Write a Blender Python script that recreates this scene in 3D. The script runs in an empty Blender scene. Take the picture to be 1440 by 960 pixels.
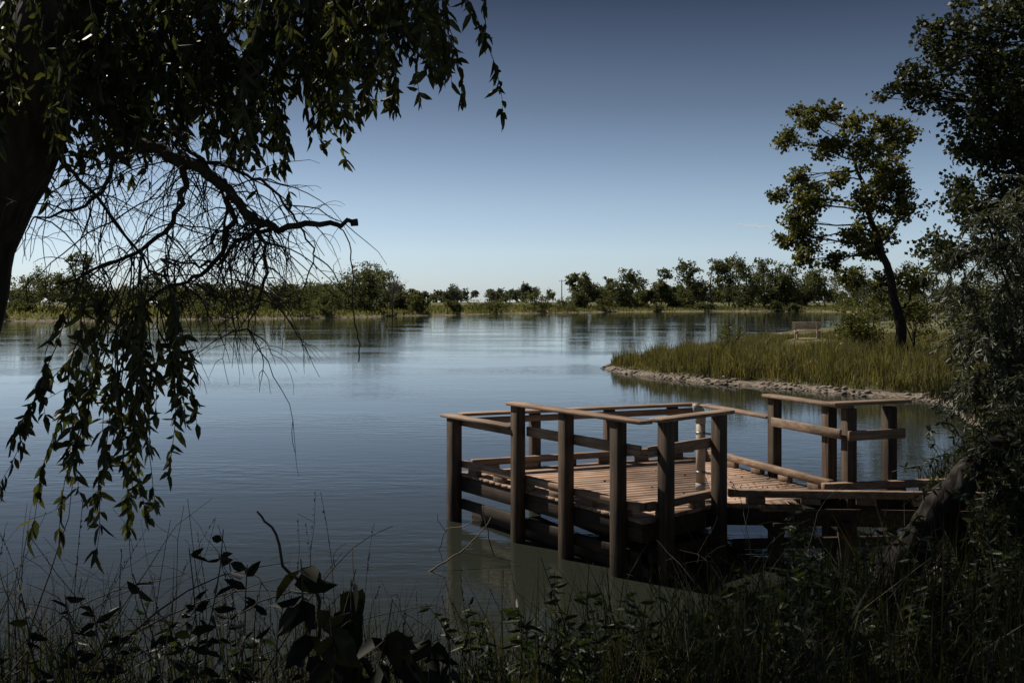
import bpy, math, numpy as np
from mathutils import Vector
R=np.random.RandomState(7)
scene=bpy.context.scene
H=3.03
# ---------------------------------------------------------------- builders
class MB:
    def __init__(s): s.v=[];s.q=[];s.t=[];s.n=0
    def add(s,v,q=None,t=None):
        v=np.asarray(v,float).reshape(-1,3)
        if q is not None and len(q): s.q.append(np.asarray(q,int).reshape(-1,4)+s.n)
        if t is not None and len(t): s.t.append(np.asarray(t,int).reshape(-1,3)+s.n)
        s.v.append(v); s.n+=len(v)
    def build(s,name,mat,parent=None,smooth=False):
        me=bpy.data.meshes.new(name)
        v=np.concatenate(s.v) if s.v else np.zeros((0,3))
        q=np.concatenate(s.q) if s.q else np.zeros((0,4),int)
        t=np.concatenate(s.t) if s.t else np.zeros((0,3),int)
        me.vertices.add(len(v)); me.vertices.foreach_set('co',v.astype(np.float32).ravel())
        me.loops.add(len(q)*4+len(t)*3)
        me.loops.foreach_set('vertex_index',np.concatenate([q.ravel(),t.ravel()]).astype(np.int32))
        me.polygons.add(len(q)+len(t))
        tot=np.concatenate([np.full(len(q),4),np.full(len(t),3)]).astype(np.int32)
        st=np.concatenate([[0],np.cumsum(tot)[:-1]]).astype(np.int32)
        me.polygons.foreach_set('loop_start',st); me.polygons.foreach_set('loop_total',tot)
        if smooth: me.polygons.foreach_set('use_smooth',np.ones(len(tot),bool))
        me.update(calc_edges=True)
        me.materials.append(mat)
        o=bpy.data.objects.new(name,me); scene.collection.objects.link(o)
        if parent: o.parent=parent
        return o
def empty(name):
    o=bpy.data.objects.new(name,None); scene.collection.objects.link(o); o.empty_display_size=.2; return o
def nrm(a): return a/np.maximum(np.linalg.norm(a,axis=-1,keepdims=True),1e-9)
def leaves(mb,P,D,L,W,hexa=False,rs=R):
    P=np.asarray(P,float).reshape(-1,3);D=nrm(np.asarray(D,float).reshape(-1,3));n=len(P)
    if n==0:return
    L=np.broadcast_to(L,(n,)).reshape(-1,1);W=np.broadcast_to(W,(n,)).reshape(-1,1)
    S=nrm(np.cross(D,rs.randn(n,3)));N=np.cross(D,S)
    if not hexa:
        v=np.stack([P,P+D*L*.5+S*W*.5+N*L*.05,P+D*L,P+D*L*.5-S*W*.5+N*L*.05],1)
        mb.add(v,np.arange(n*4).reshape(-1,4))
    else:
        v=np.stack([P,P+D*L*.28+S*W*.46+N*W*.2,P+D*L*.66+S*W*.36+N*W*.16-N*L*.03,P+D*L-N*L*.1,P+D*L*.66-S*W*.36+N*W*.16-N*L*.03,P+D*L*.28-S*W*.46+N*W*.2],1)
        b=np.arange(n)[:,None]*6
        mb.add(v,np.concatenate([b+np.array([[0,1,2,3]]),b+np.array([[0,3,4,5]])]))
def blades(mb,P,h,w,lean=.35,rs=R):
    P=np.asarray(P,float);n=len(P);h=np.broadcast_to(h,(n,)).reshape(-1,1);w=np.broadcast_to(w,(n,)).reshape(-1,1)
    a=rs.rand(n)*6.283;S=np.stack([np.cos(a),np.sin(a),0*a],1)
    b=rs.rand(n)*6.283;Ld=np.stack([np.cos(b),np.sin(b),0*b],1)*(np.abs(rs.randn(n,1))*lean)
    Z=np.array([0,0,1.])
    m=P+Z*h*.55+Ld*h*.25
    t=P+Z*h*(1-.25*np.minimum(1,np.linalg.norm(Ld,axis=1,keepdims=True)))+Ld*h
    v=np.stack([P-S*w*.5,P+S*w*.5,m+S*w*.38,m-S*w*.38,t],1)
    k=np.arange(n)[:,None]*5
    mb.add(v,k+np.array([[0,1,2,3]]),k+np.array([[3,2,4]]))
def tube(mb,pts,rad,sides=6,cap=True):
    pts=np.asarray(pts,float);n=len(pts);rad=np.broadcast_to(rad,(n,))
    d=nrm(np.gradient(pts,axis=0));ref=np.array([0.13,.31,.94]) if abs(d[0][2])<.9 else np.array([1.,.1,0])
    u0=np.cross(d[0],ref);u0/=np.linalg.norm(u0)
    U=u0-d*(d@u0)[:,None];U=nrm(U);Wv=np.cross(d,U)
    a=np.arange(sides)/sides*6.28318
    v=pts[:,None,:]+rad[:,None,None]*(np.cos(a)[None,:,None]*U[:,None,:]+np.sin(a)[None,:,None]*Wv[:,None,:])
    v=v.reshape(-1,3);i=np.arange(n-1)[:,None]*sides;k=np.arange(sides)[None,:];k2=(k+1)%sides
    q=np.stack([i+k,i+k2,i+sides+k2,i+sides+k],-1).reshape(-1,4);t=None
    if cap:
        v=np.concatenate([v,pts[:1],pts[-1:]]);m=n*sides;k=np.arange(sides);k2=(k+1)%sides
        t=np.concatenate([np.stack([np.full(sides,m),k2,k],1),np.stack([np.full(sides,m+1),(n-1)*sides+k,(n-1)*sides+k2],1)])
    mb.add(v,q,t)
def smoothpts(pts,k=5,jit=0,rs=R):
    pts=np.asarray(pts,float);out=[]
    P=np.vstack([2*pts[0]-pts[1],pts,2*pts[-1]-pts[-2]])
    for i in range(1,len(P)-2):
        t=(np.arange(k)/k)[:,None];a,b,c,d=P[i-1],P[i],P[i+1],P[i+2]
        out.append(.5*((2*b)+(-a+c)*t+(2*a-5*b+4*c-d)*t*t+(-a+3*b-3*c+d)*t**3))
    out.append(pts[-1:]);out=np.concatenate(out)
    if jit: out[1:-1]+=rs.randn(len(out)-2,3)*jit
    return out
def strand(p,d,L,n=8,g=.2,j=.1,rs=R):
    p=np.array(p,float);d=np.array(d,float);d/=math.sqrt(d@d)+1e-9;pts=[p.copy()];rn=rs.randn(n,3)*j;rn[:,2]-=g
    for i in range(n):
        d=d+rn[i];d/=math.sqrt(d@d)+1e-9;p=p+d*(L/n);pts.append(p)
    return np.array(pts)
def box(mb,c,ax,ay,az,sx,sy,sz,b=.006):
    c=np.array(c,float);ax,ay,az=[nrm(np.array(a,float)) for a in (ax,ay,az)]
    vs=[];hx,hy,hz=sx/2,sy/2,sz/2;b=min(b,hx*.4,hy*.4,hz*.4)
    idx={}
    for X in(-1,1):
        for Y in(-1,1):
            for Z in(-1,1):
                for k in range(3):
                    o=[hx,hy,hz]
                    for m in range(3):
                        if m!=k:o[m]-=b
                    idx[(X,Y,Z,k)]=len(vs);vs.append(c+ax*X*o[0]+ay*Y*o[1]+az*Z*o[2])
    q=[];t=[]
    for s in(-1,1):
        q.append([idx[(s,-1,-1,0)],idx[(s,1,-1,0)],idx[(s,1,1,0)],idx[(s,-1,1,0)]][::s])
        q.append([idx[(-1,s,-1,1)],idx[(-1,s,1,1)],idx[(1,s,1,1)],idx[(1,s,-1,1)]][::s])
        q.append([idx[(-1,-1,s,2)],idx[(1,-1,s,2)],idx[(1,1,s,2)],idx[(-1,1,s,2)]][::s])
    for s1 in(-1,1):
        for s2 in(-1,1):
            q.append([idx[(s1,s2,-1,0)],idx[(s1,s2,-1,1)],idx[(s1,s2,1,1)],idx[(s1,s2,1,0)]][::s1*s2])
            q.append([idx[(s1,-1,s2,0)],idx[(s1,1,s2,0)],idx[(s1,1,s2,2)],idx[(s1,-1,s2,2)]][::s1*s2])
            q.append([idx[(-1,s1,s2,1)],idx[(-1,s1,s2,2)],idx[(1,s1,s2,2)],idx[(1,s1,s2,1)]][::s1*s2])
            for s3 in(-1,1): t.append([idx[(s1,s2,s3,0)],idx[(s1,s2,s3,1)],idx[(s1,s2,s3,2)]][::s1*s2*s3])
    mb.add(vs,q,t)
def beam(mb,p1,p2,w,h,b=.006):
    p1=np.array(p1,float);p2=np.array(p2,float);d=p2-p1;L=np.linalg.norm(d);d/=L
    side=nrm(np.cross(d,[0,0,1.]));up=np.cross(side,d)
    box(mb,(p1+p2)/2,d,side,up,L,w,h,b)
# ---------------------------------------------------------------- materials
def newmat(name):
    m=bpy.data.materials.new(name);m.use_nodes=True;nt=m.node_tree;nt.nodes.clear()
    out=nt.nodes.new('ShaderNodeOutputMaterial');return m,nt,out
def N(nt,t,**k):
    n=nt.nodes.new(t)
    for a,b in k.items(): setattr(n,a,b)
    return n
def ramp(nt,fac,stops):
    r=N(nt,'ShaderNodeValToRGB');e=r.color_ramp.elements
    while len(e)<len(stops): e.new(.5)
    for i,(p,c) in enumerate(stops): e[i].position=p;e[i].color=(*c,1)
    nt.links.new(fac,r.inputs[0]);return r.outputs[0]
def leafmat(name,c1,c2,c3,trans=.4,rough=.55,spec=.3,tcol=1.6):
    m,nt,out=newmat(name);l=nt.links.new
    g=N(nt,'ShaderNodeNewGeometry')
    col=ramp(nt,g.outputs['Random Per Island'],[(0,c1),(.6,c2),(1,c3)])
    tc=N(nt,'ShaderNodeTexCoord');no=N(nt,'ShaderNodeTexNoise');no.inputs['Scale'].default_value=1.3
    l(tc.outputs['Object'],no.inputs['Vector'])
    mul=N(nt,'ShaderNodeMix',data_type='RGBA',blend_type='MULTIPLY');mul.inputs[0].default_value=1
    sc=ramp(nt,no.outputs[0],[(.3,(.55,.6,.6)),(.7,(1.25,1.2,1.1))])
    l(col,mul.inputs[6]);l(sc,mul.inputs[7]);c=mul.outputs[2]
    p=N(nt,'ShaderNodeBsdfPrincipled');p.inputs['Roughness'].default_value=rough;p.inputs['Specular IOR Level'].default_value=spec
    l(c,p.inputs['Base Color'])
    t=N(nt,'ShaderNodeBsdfTranslucent')
    m2=N(nt,'ShaderNodeMix',data_type='RGBA',blend_type='MULTIPLY');m2.inputs[0].default_value=1
    m2.inputs[7].default_value=(tcol*1.0,tcol*1.0,tcol*.5,1);l(c,m2.inputs[6]);l(m2.outputs[2],t.inputs[0])
    mx=N(nt,'ShaderNodeMixShader');mx.inputs[0].default_value=trans
    l(p.outputs[0],mx.inputs[1]);l(t.outputs[0],mx.inputs[2]);l(mx.outputs[0],out.inputs[0]);return m
def barkmat(name,c1,c2,scale=6,bump=.6):
    m,nt,out=newmat(name);l=nt.links.new
    tc=N(nt,'ShaderNodeTexCoord');mp=N(nt,'ShaderNodeMapping');mp.inputs['Scale'].default_value=(1,1,.25)
    l(tc.outputs['Object'],mp.inputs[0])
    no=N(nt,'ShaderNodeTexNoise');no.inputs['Scale'].default_value=scale*3;no.inputs['Detail'].default_value=6;l(mp.outputs[0],no.inputs[0])
    vo=N(nt,'ShaderNodeTexVoronoi',feature='DISTANCE_TO_EDGE');vo.inputs['Scale'].default_value=scale*3;l(mp.outputs[0],vo.inputs[0])
    ad=N(nt,'ShaderNodeMath',operation='MULTIPLY');l(no.outputs[0],ad.inputs[0]);l(vo.outputs[0],ad.inputs[1])
    p=N(nt,'ShaderNodeBsdfPrincipled');p.inputs['Roughness'].default_value=.9;p.inputs['Specular IOR Level'].default_value=.15
    l(ramp(nt,no.outputs[0],[(.3,c1),(.7,c2)]),p.inputs['Base Color'])
    b=N(nt,'ShaderNodeBump');b.inputs['Strength'].default_value=bump;b.inputs['Distance'].default_value=.08;l(ad.outputs[0],b.inputs['Height'])
    l(b.outputs[0],p.inputs['Normal']);l(p.outputs[0],out.inputs[0]);return m
def woodmat(name,ca,cb,cc,ang,scale=1.0,dirtlo=.6,rv=1.0):
    m,nt,out=newmat(name);l=nt.links.new
    tc=N(nt,'ShaderNodeTexCoord');g=N(nt,'ShaderNodeNewGeometry')
    mp=N(nt,'ShaderNodeMapping');mp.inputs['Rotation'].default_value=(0,0,-ang)
    l(tc.outputs['Object'],mp.inputs[0])
    ms=N(nt,'ShaderNodeMapping');ms.inputs['Scale'].default_value=(1.5,26,26);l(mp.outputs[0],ms.inputs[0])
    cmb=N(nt,'ShaderNodeVectorMath',operation='ADD');sc=N(nt,'ShaderNodeVectorMath',operation='SCALE')
    rc=N(nt,'ShaderNodeCombineXYZ')
    for i in range(3): l(g.outputs['Random Per Island'],rc.inputs[i])
    l(rc.outputs[0],sc.inputs[0]);sc.inputs['Scale'].default_value=37;l(ms.outputs[0],cmb.inputs[0]);l(sc.outputs[0],cmb.inputs[1])
    no=N(nt,'ShaderNodeTexNoise');no.inputs['Scale'].default_value=scale;no.inputs['Detail'].default_value=7;no.inputs['Roughness'].default_value=.65;l(cmb.outputs[0],no.inputs[0])
    n2=N(nt,'ShaderNodeTexNoise');n2.inputs['Scale'].default_value=2.2;n2.inputs['Detail'].default_value=5;l(tc.outputs['Object'],n2.inputs[0])
    c=ramp(nt,no.outputs[0],[(.28,ca),(.52,cb),(.75,cc)])
    dirt=ramp(nt,n2.outputs[0],[(.3,(dirtlo,dirtlo,dirtlo)),(.62,(1.05,1.05,1.05))])
    rnd=ramp(nt,g.outputs['Random Per Island'],[(0,(1-.28*rv,)*3),(.5,(1,1,1)),(1,(1+.2*rv,1+.12*rv,1+.05*rv))])
    a=N(nt,'ShaderNodeMix',data_type='RGBA',blend_type='MULTIPLY');a.inputs[0].default_value=1;l(c,a.inputs[6]);l(dirt,a.inputs[7])
    b=N(nt,'ShaderNodeMix',data_type='RGBA',blend_type='MULTIPLY');b.inputs[0].default_value=1;l(a.outputs[2],b.inputs[6]);l(rnd,b.inputs[7])
    p=N(nt,'ShaderNodeBsdfPrincipled');p.inputs['Roughness'].default_value=.75;p.inputs['Specular IOR Level'].default_value=.25
    l(b.outputs[2],p.inputs['Base Color'])
    bu=N(nt,'ShaderNodeBump');bu.inputs['Strength'].default_value=.4;bu.inputs['Distance'].default_value=.008;l(no.outputs[0],bu.inputs['Height'])
    l(bu.outputs[0],p.inputs['Normal']);l(p.outputs[0],out.inputs[0]);return m
def flat(name,c,rough=.6,var=.2,scale=8,metal=0):
    m,nt,out=newmat(name);l=nt.links.new
    tc=N(nt,'ShaderNodeTexCoord');no=N(nt,'ShaderNodeTexNoise');no.inputs['Scale'].default_value=scale;no.inputs['Detail'].default_value=5;l(tc.outputs['Object'],no.inputs[0])
    p=N(nt,'ShaderNodeBsdfPrincipled');p.inputs['Roughness'].default_value=rough;p.inputs['Metallic'].default_value=metal
    l(ramp(nt,no.outputs[0],[(.3,tuple(x*(1-var) for x in c)),(.7,tuple(min(1,x*(1+var)) for x in c))]),p.inputs['Base Color'])
    l(p.outputs[0],out.inputs[0]);return m
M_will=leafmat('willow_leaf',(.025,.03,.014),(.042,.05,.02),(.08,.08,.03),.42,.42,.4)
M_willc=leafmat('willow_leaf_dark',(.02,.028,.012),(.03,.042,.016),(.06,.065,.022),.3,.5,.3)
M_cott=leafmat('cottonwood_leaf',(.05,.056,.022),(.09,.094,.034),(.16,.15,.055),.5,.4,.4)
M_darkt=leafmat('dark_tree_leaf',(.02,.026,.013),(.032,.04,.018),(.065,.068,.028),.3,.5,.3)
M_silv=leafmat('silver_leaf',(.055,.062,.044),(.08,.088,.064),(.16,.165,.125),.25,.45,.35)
M_far=leafmat('far_haze_leaf',(.07,.08,.05),(.10,.11,.066),(.15,.15,.09),.42,.7,.1,1.5)  # far leaf colours paler and greyer, distance haze mixed into them
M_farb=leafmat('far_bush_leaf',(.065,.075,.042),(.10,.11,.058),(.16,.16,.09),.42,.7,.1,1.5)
M_grass=leafmat('reed_grass',(.085,.085,.034),(.14,.13,.052),(.26,.22,.11),.35,.6,.2,1.4)
M_fgr=leafmat('far_grass_blades',(.13,.14,.06),(.18,.18,.085),(.27,.25,.13),.4,.7,.1,1.3)
M_fg=leafmat('bank_grass',(.012,.016,.008),(.022,.027,.012),(.08,.07,.036),.3,.6,.2)
M_weed=leafmat('weed_leaf',(.016,.026,.010),(.028,.04,.015),(.05,.062,.02),.35,.5,.3)
M_bark=barkmat('bark_dark',(.015,.012,.01),(.05,.042,.035),5,.8)
M_twig=flat('twig_bark',(.026,.022,.018),.85,.3)
M_dry=flat('dry_stalk',(.14,.11,.07),.85,.3)
# ---------------------------------------------------------------- lake + terrain
lake=np.array([(-60,18),(-30,12.5),(-14,9.6),(-8,8.3),(-5,7.5),(-2.5,6.9),(-.6,7.0),(.6,7.7),(2,8.7),(3.3,9.7),(4.2,10.6),(4.7,12),(5.3,13.6),(6.9,15.8),(8.9,18.8),(10.6,22),(12,26),(12.7,29),
 (12.2,31),(9.6,34),(7.4,37.2),(5.4,40.5),(4.4,43.5),(4.2,45.8),(4.9,48),(8,54),(12,62),(17,75),(24,92),(34,112),(50,135),(90,185),(112,250),(100,320),(88,326),(56,326),(28,303),(10,275),(-4,262),(-14,235),(-24,222),(-33,193),(-53,177),(-81,157),(-120,145),(-160,130),(-190,90),(-120,40)],float)
def sdist(x,y):
    A=lake;B=np.roll(lake,-1,0);best=np.full(x.shape,1e9);ins=np.zeros(x.shape,bool)
    for (x1,y1),(x2,y2) in zip(A,B):
        dx,dy=x2-x1,y2-y1;t=np.clip(((x-x1)*dx+(y-y1)*dy)/(dx*dx+dy*dy),0,1)
        best=np.minimum(best,(x-x1-t*dx)**2+(y-y1-t*dy)**2)
        c=((y1>y)!=(y2>y)); xi=(x2-x1)*(y-y1)/(y2-y1 if y2!=y1 else 1e-9)+x1
        ins^=c&(x<xi)
    best=np.sqrt(best)
    sd=np.where(ins,-best,best)
    r=np.hypot(x,y);k=np.clip(r/60,.1,1.6)
    return sd+k*(.8*np.sin(x*.9/k**.7+1.3*np.sin(y*.31))+.7*np.sin(y*.8/k**.7+x*.35))*.55
def sstep(a,b,x): t=np.clip((x-a)/(b-a),0,1);return t*t*(3-2*t)
def gh(x,y):
    x=np.asarray(x,float);y=np.asarray(y,float);sd=sdist(x,y);r=np.hypot(x,y);s=np.maximum(sd,0)
    w=1-sstep(10,20,r)
    near=1.45*(1-np.exp(-s/4.2))
    far=.28*(1-np.exp(-s/.9))+.45*(1-np.exp(-s/7))+np.minimum(s*.03,2.2)*sstep(80,150,r)+.5*np.exp(-((x-16.5)/3)**2-((y-54)/3.5)**2)
    h=w*near+(1-w)*far
    h+=sstep(.3,2,s)*(.05*np.sin(x*1.7+y)+.05*np.sin(y*2.3-x*.8)+.03*np.sin(x*5+1)*np.sin(y*4.3))
    return np.where(sd>0,h,np.maximum(-1.6,sd*.4))
rr=np.concatenate([[0.01],np.geomspace(.6,4500,220)]);na=900
ang=np.linspace(0,2*math.pi,na,endpoint=False)
X=(rr[:,None]*np.cos(ang));Y=(rr[:,None]*np.sin(ang))
Z=gh(X,Y)
g=MB();i=np.arange(len(rr)-1)[:,None]*na;j=np.arange(na)[None,:];j2=(j+1)%na
g.add(np.stack([X,Y,Z],-1),np.stack([i+j,i+na+j,i+na+j2,i+j2],-1).reshape(-1,4))
m,nt,out=newmat('ground_earth');l=nt.links.new
ge=N(nt,'ShaderNodeNewGeometry');sx=N(nt,'ShaderNodeSeparateXYZ');l(ge.outputs['Position'],sx.inputs[0])
n1=N(nt,'ShaderNodeTexNoise');n1.inputs['Scale'].default_value=.25;n1.inputs['Detail'].default_value=10;l(ge.outputs['Position'],n1.inputs[0])
n2=N(nt,'ShaderNodeTexNoise');n2.inputs['Scale'].default_value=9;n2.inputs['Detail'].default_value=9;n2.inputs['Roughness'].default_value=.7;l(ge.outputs['Position'],n2.inputs[0])
gc=ramp(nt,n1.outputs[0],[(.35,(.06,.065,.03)),(.5,(.11,.11,.05)),(.65,(.20,.175,.10))])
pc=ramp(nt,n2.outputs[0],[(.36,(.07,.058,.045)),(.62,(.34,.285,.23))])
zj=N(nt,'ShaderNodeMath',operation='MULTIPLY_ADD');l(n2.outputs[0],zj.inputs[0]);zj.inputs[1].default_value=.25;l(sx.outputs[2],zj.inputs[2])
mr=N(nt,'ShaderNodeMapRange');mr.inputs[1].default_value=.24;mr.inputs[2].default_value=.36;l(zj.outputs[0],mr.inputs[0])
wet=N(nt,'ShaderNodeMapRange');wet.inputs[1].default_value=.11;wet.inputs[2].default_value=.19;wet.inputs[3].default_value=.35;wet.inputs[4].default_value=1;l(zj.outputs[0],wet.inputs[0])
pw=N(nt,'ShaderNodeVectorMath',operation='SCALE');l(pc,pw.inputs[0]);l(wet.outputs[0],pw.inputs['Scale'])
mx=N(nt,'ShaderNodeMix',data_type='RGBA');l(mr.outputs[0],mx.inputs[0]);l(pw.outputs[0],mx.inputs[6]);l(gc,mx.inputs[7])
p=N(nt,'ShaderNodeBsdfPrincipled');p.inputs['Roughness'].default_value=.95;p.inputs['Specular IOR Level'].default_value=.1;l(mx.outputs[2],p.inputs[0])
bu=N(nt,'ShaderNodeBump');bu.inputs['Strength'].default_value=.8;bu.inputs['Distance'].default_value=.08;l(n2.outputs[0],bu.inputs['Height']);l(bu.outputs[0],p.inputs['Normal'])
l(p.outputs[0],out.inputs[0])
g.build('ground',m,smooth=True)
# water
m,nt,out=newmat('lake_water');l=nt.links.new
ge=N(nt,'ShaderNodeNewGeometry')
def wn(scale,sy,det,rot=0):
    mp=N(nt,'ShaderNodeMapping');mp.inputs['Scale'].default_value=(1,sy,1);mp.inputs['Rotation'].default_value=(0,0,rot);l(ge.outputs['Position'],mp.inputs[0])
    n=N(nt,'ShaderNodeTexNoise');n.inputs['Scale'].default_value=scale;n.inputs['Detail'].default_value=det;l(mp.outputs[0],n.inputs[0]);return n.outputs[0]
a=wn(1.5,2.8,2,.15);b=wn(6,2.6,2,-.2);c=wn(.06,2.6,4,.1)
mm=N(nt,'ShaderNodeMath',operation='MULTIPLY_ADD');l(b,mm.inputs[0]);mm.inputs[1].default_value=.32;l(a,mm.inputs[2])
patch=N(nt,'ShaderNodeMapRange');patch.inputs[1].default_value=.42;patch.inputs[2].default_value=.62;patch.inputs[3].default_value=.22;patch.inputs[4].default_value=1;l(c,patch.inputs[0])
h2=N(nt,'ShaderNodeMath',operation='MULTIPLY');l(mm.outputs[0],h2.inputs[0]);l(patch.outputs[0],h2.inputs[1])
bu=N(nt,'ShaderNodeBump');bu.inputs['Strength'].default_value=1;bu.inputs['Distance'].default_value=.008;l(h2.outputs[0],bu.inputs['Height'])
p=N(nt,'ShaderNodeBsdfPrincipled');p.inputs['Base Color'].default_value=(.022,.026,.02,1);p.inputs['Roughness'].default_value=.03;p.inputs['IOR'].default_value=1.333
l(bu.outputs[0],p.inputs['Normal']);l(p.outputs[0],out.inputs[0])
w=MB();w.add([(-260,0,0),(260,0,0),(260,420,0),(-260,420,0)],[[0,1,2,3]]);w.build('lake_water',m)
# ---------------------------------------------------------------- shoreline stones
def rocks(name,P,smin,smax,mat):
    mb=MB();base=np.array([(0,0,1),(.9,0,.3),(.3,.85,.3),(-.7,.55,.35),(-.75,-.5,.3),(.25,-.9,.3),(.7,.5,-.4),(-.3,.8,-.4),(-.9,0,-.4),(-.3,-.8,-.4),(.7,-.5,-.4),(0,0,-.7)],float)
    T=[(0,1,2),(0,2,3),(0,3,4),(0,4,5),(0,5,1),(1,6,2),(2,7,3),(3,8,4),(4,9,5),(5,10,1),(6,7,2),(7,8,3),(8,9,4),(9,10,5),(10,6,1),(11,7,6),(11,8,7),(11,9,8),(11,10,9),(11,6,10)]
    for q in P:
        s=smin+(smax-smin)*R.rand()**6;a=R.rand()*6.28;c,sn=math.cos(a),math.sin(a)
        v=base*(1+R.randn(12,1)*.15)*[s,s*(.6+.4*R.rand()),s*.5];v=np.stack([v[:,0]*c-v[:,1]*sn,v[:,0]*sn+v[:,1]*c,v[:,2]],1)
        mb.add(v+q,t=T)
    return mb.build(name,mat)
def sample(n,x0,x1,y0,y1,lo,hi,rs=R):
    x=rs.uniform(x0,x1,n);y=rs.uniform(y0,y1,n);sd=sdist(x,y);k=(sd>lo)&(sd<hi);x,y,sd=x[k],y[k],sd[k]
    return np.stack([x,y,gh(x,y)],1),sd
P,sd=sample(40000,3,20,26,50,-.3,.9);k=R.rand(len(P))<(.45+.55*np.sin(P[:,0]*2+np.sin(P[:,1]*1.3)*2));P=P[k][:1500]
M_rock=flat('shore_stone',(.19,.16,.13),.9,.5,3)
rocks('shore_stones',P,.015,.15,M_rock)
P,_=sample(3000,-4,6,6,14,-.3,.4);rocks('shore_stones',P[:220],.03,.12,flat('wet_stone',(.06,.05,.042),.6,.4,3))
# ---------------------------------------------------------------- dock
zd=.65;A=np.array([-.8,14.]);B=np.array([1.43,10.83]);E=np.array([2.42,11.74]);G=np.array([4.08,12.3]);C=np.array([2.87,15.45]);J=np.array([4.86,12.58])
dock=empty('wooden_fishing_dock')
def v3(p,z): return np.array([p[0],p[1],z])
vdir=nrm(np.array([.93,.37]));vang=math.atan2(vdir[1],vdir[0])
wa,wb,wc=(.13,.09,.062),(.29,.205,.145),(.44,.32,.235)
Wd=woodmat('deck_wood',(.24,.155,.11),(.42,.285,.205),(.58,.42,.315),vang,1,.5,.7)
Wr=woodmat('ramp_wood',wa,wb,wc,math.pi/2)
uang=math.atan2(*(B-A)[::-1])
Wab=woodmat('rail_wood_side',wa,wb,wc,uang)
Wac=woodmat('rail_wood_back',wa,wb,wc,math.atan2(*(C-A)[::-1]))
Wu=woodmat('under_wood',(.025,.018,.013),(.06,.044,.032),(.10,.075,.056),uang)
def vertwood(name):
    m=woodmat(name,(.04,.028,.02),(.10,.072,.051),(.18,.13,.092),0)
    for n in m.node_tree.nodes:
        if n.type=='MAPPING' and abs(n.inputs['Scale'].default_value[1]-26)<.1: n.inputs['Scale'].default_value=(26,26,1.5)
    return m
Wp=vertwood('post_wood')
def clip(poly,conv):
    out=[np.array(p,float) for p in poly]
    for i in range(len(conv)):
        a=conv[i];b=conv[(i+1)%len(conv)];e=b-a;inp=out;out=[]
        if not inp:return []
        f=lambda p:e[0]*(p[1]-a[1])-e[1]*(p[0]-a[0])
        for k in range(len(inp)):
            p,q=inp[k],inp[(k+1)%len(inp)];fp,fq=f(p),f(q)
            if fp>=0: out.append(p)
            if fp*fq<0: out.append(p+(q-p)*fp/(fp-fq))
    return out
def boards(mb,conv,d,w=.14,gap=.006,z=zd,th=.038):
    conv=[np.array(c,float) for c in conv]
    ar=sum(conv[i][0]*conv[(i+1)%len(conv)][1]-conv[(i+1)%len(conv)][0]*conv[i][1] for i in range(len(conv)))
    if ar<0: conv=conv[::-1]
    nn=np.array([-d[1],d[0]]);rz=np.random.RandomState(5).uniform(-.002,.002,400)
    for k in range(-10,160):
        o=(k*w-2.0)
        s0=np.array([0,10.])+nn*o
        poly=[s0-d*30,s0+d*30,s0+d*30+nn*(w-gap),s0-d*30+nn*(w-gap)]
        c=clip(poly,conv)
        if len(c)<3: continue
        c=np.array(c);zz=z+rz[k+10];n=len(c)
        v=np.concatenate([np.c_[c,np.full(n,zz)],np.c_[c,np.full(n,zz-th)]])
        q=[[i,(i+n),(i+1)%n+n,(i+1)%n] for i in range(n)]
        t=[[0,i,i+1] for i in range(1,n-1)]+[[n,n+i+1,n+i] for i in range(1,n-1)]
        mb.add(v,q,t)
mb=MB();boards(mb,[A,B,E,C],vdir);boards(mb,[E,G,C],vdir);mb.build('deck_boards',Wd,dock)
F1=np.array([6.4,11.45]);F2=np.array([6.4,12.75])
mb=MB();boards(mb,[E+[.01,-.02],F1,F2,G+[.02,-.01]],np.array([0,1.]));mb.build('ramp_boards',Wr,dock)
posts=MB()
def post(p,top,d,bot=-.7,s=.14):
    d=nrm(np.array([d[0],d[1],0.]));sd=np.array([-d[1],d[0],0])
    box(posts,v3(p,(top+bot)/2),d,sd,[0,0,1],s,s,top-bot,.008)
rl,rh=zd+.79,zd+1.09
AB=B-A;BE=E-B;AC=C-A;CG=G-C;GJ=J-G
uAB=nrm(AB);uBE=nrm(BE);uAC=nrm(AC);uCG=nrm(CG);uGJ=nrm(GJ)
nin=lambda u:np.array([-u[1],u[0]])
oAB=-nin(uAB)*.075;oBE=-nin(uBE)*.075
for t,top in((.025,rl),(.42,rh),(.674,rh),(.915,rh)): post(A+AB*t+oAB,top-.02,uAB,s=.16 if t<.1 else .14)
for t in(.22,.95): post(B+BE*t+oBE,rh-.02,uBE)
for t in(.316,.624,.9): post(A+AC*t+nin(uAC)*.075,rl-.02,uAC)
for t,top in((.56,rh),(.9,rh)): post(C+CG*t+nin(uCG)*.075,top-.02,uCG)
for t in(.12,.86): post(G+GJ*t,rh-.02,uGJ)
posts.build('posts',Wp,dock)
ra=MB();rb=MB();un=MB()
def cap(mb,p,q,z,w=.19,th=.04,o=0): beam(mb,np.r_[p+o,z],np.r_[q+o,z],w,th,.007)
cap(ra,A-uAB*.13,A+AB*.42-uAB*.075,rl,o=oAB)
cap(ra,A+AB*.42-uAB*.14,B+uAB*.13,rh,o=oAB)
cap(rb,B+uBE*.1,E+uBE*.12,rh+.003,o=oBE)
p=A+AB*.44;q=A+AB*.985;ii=nin(uAB)*.017
beam(ra,v3(p+ii,rl-.04),v3(q+ii,rl-.04),.038,.12)
beam(rb,v3(B+BE*.08+nin(uBE)*.017,rl-.05),v3(E+uBE*.03+nin(uBE)*.017,rl-.05),.038,.12)
cap(rb,A+uAC*.1,C+uAC*.06,rl+.004,o=nin(uAC)*.075)
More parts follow.
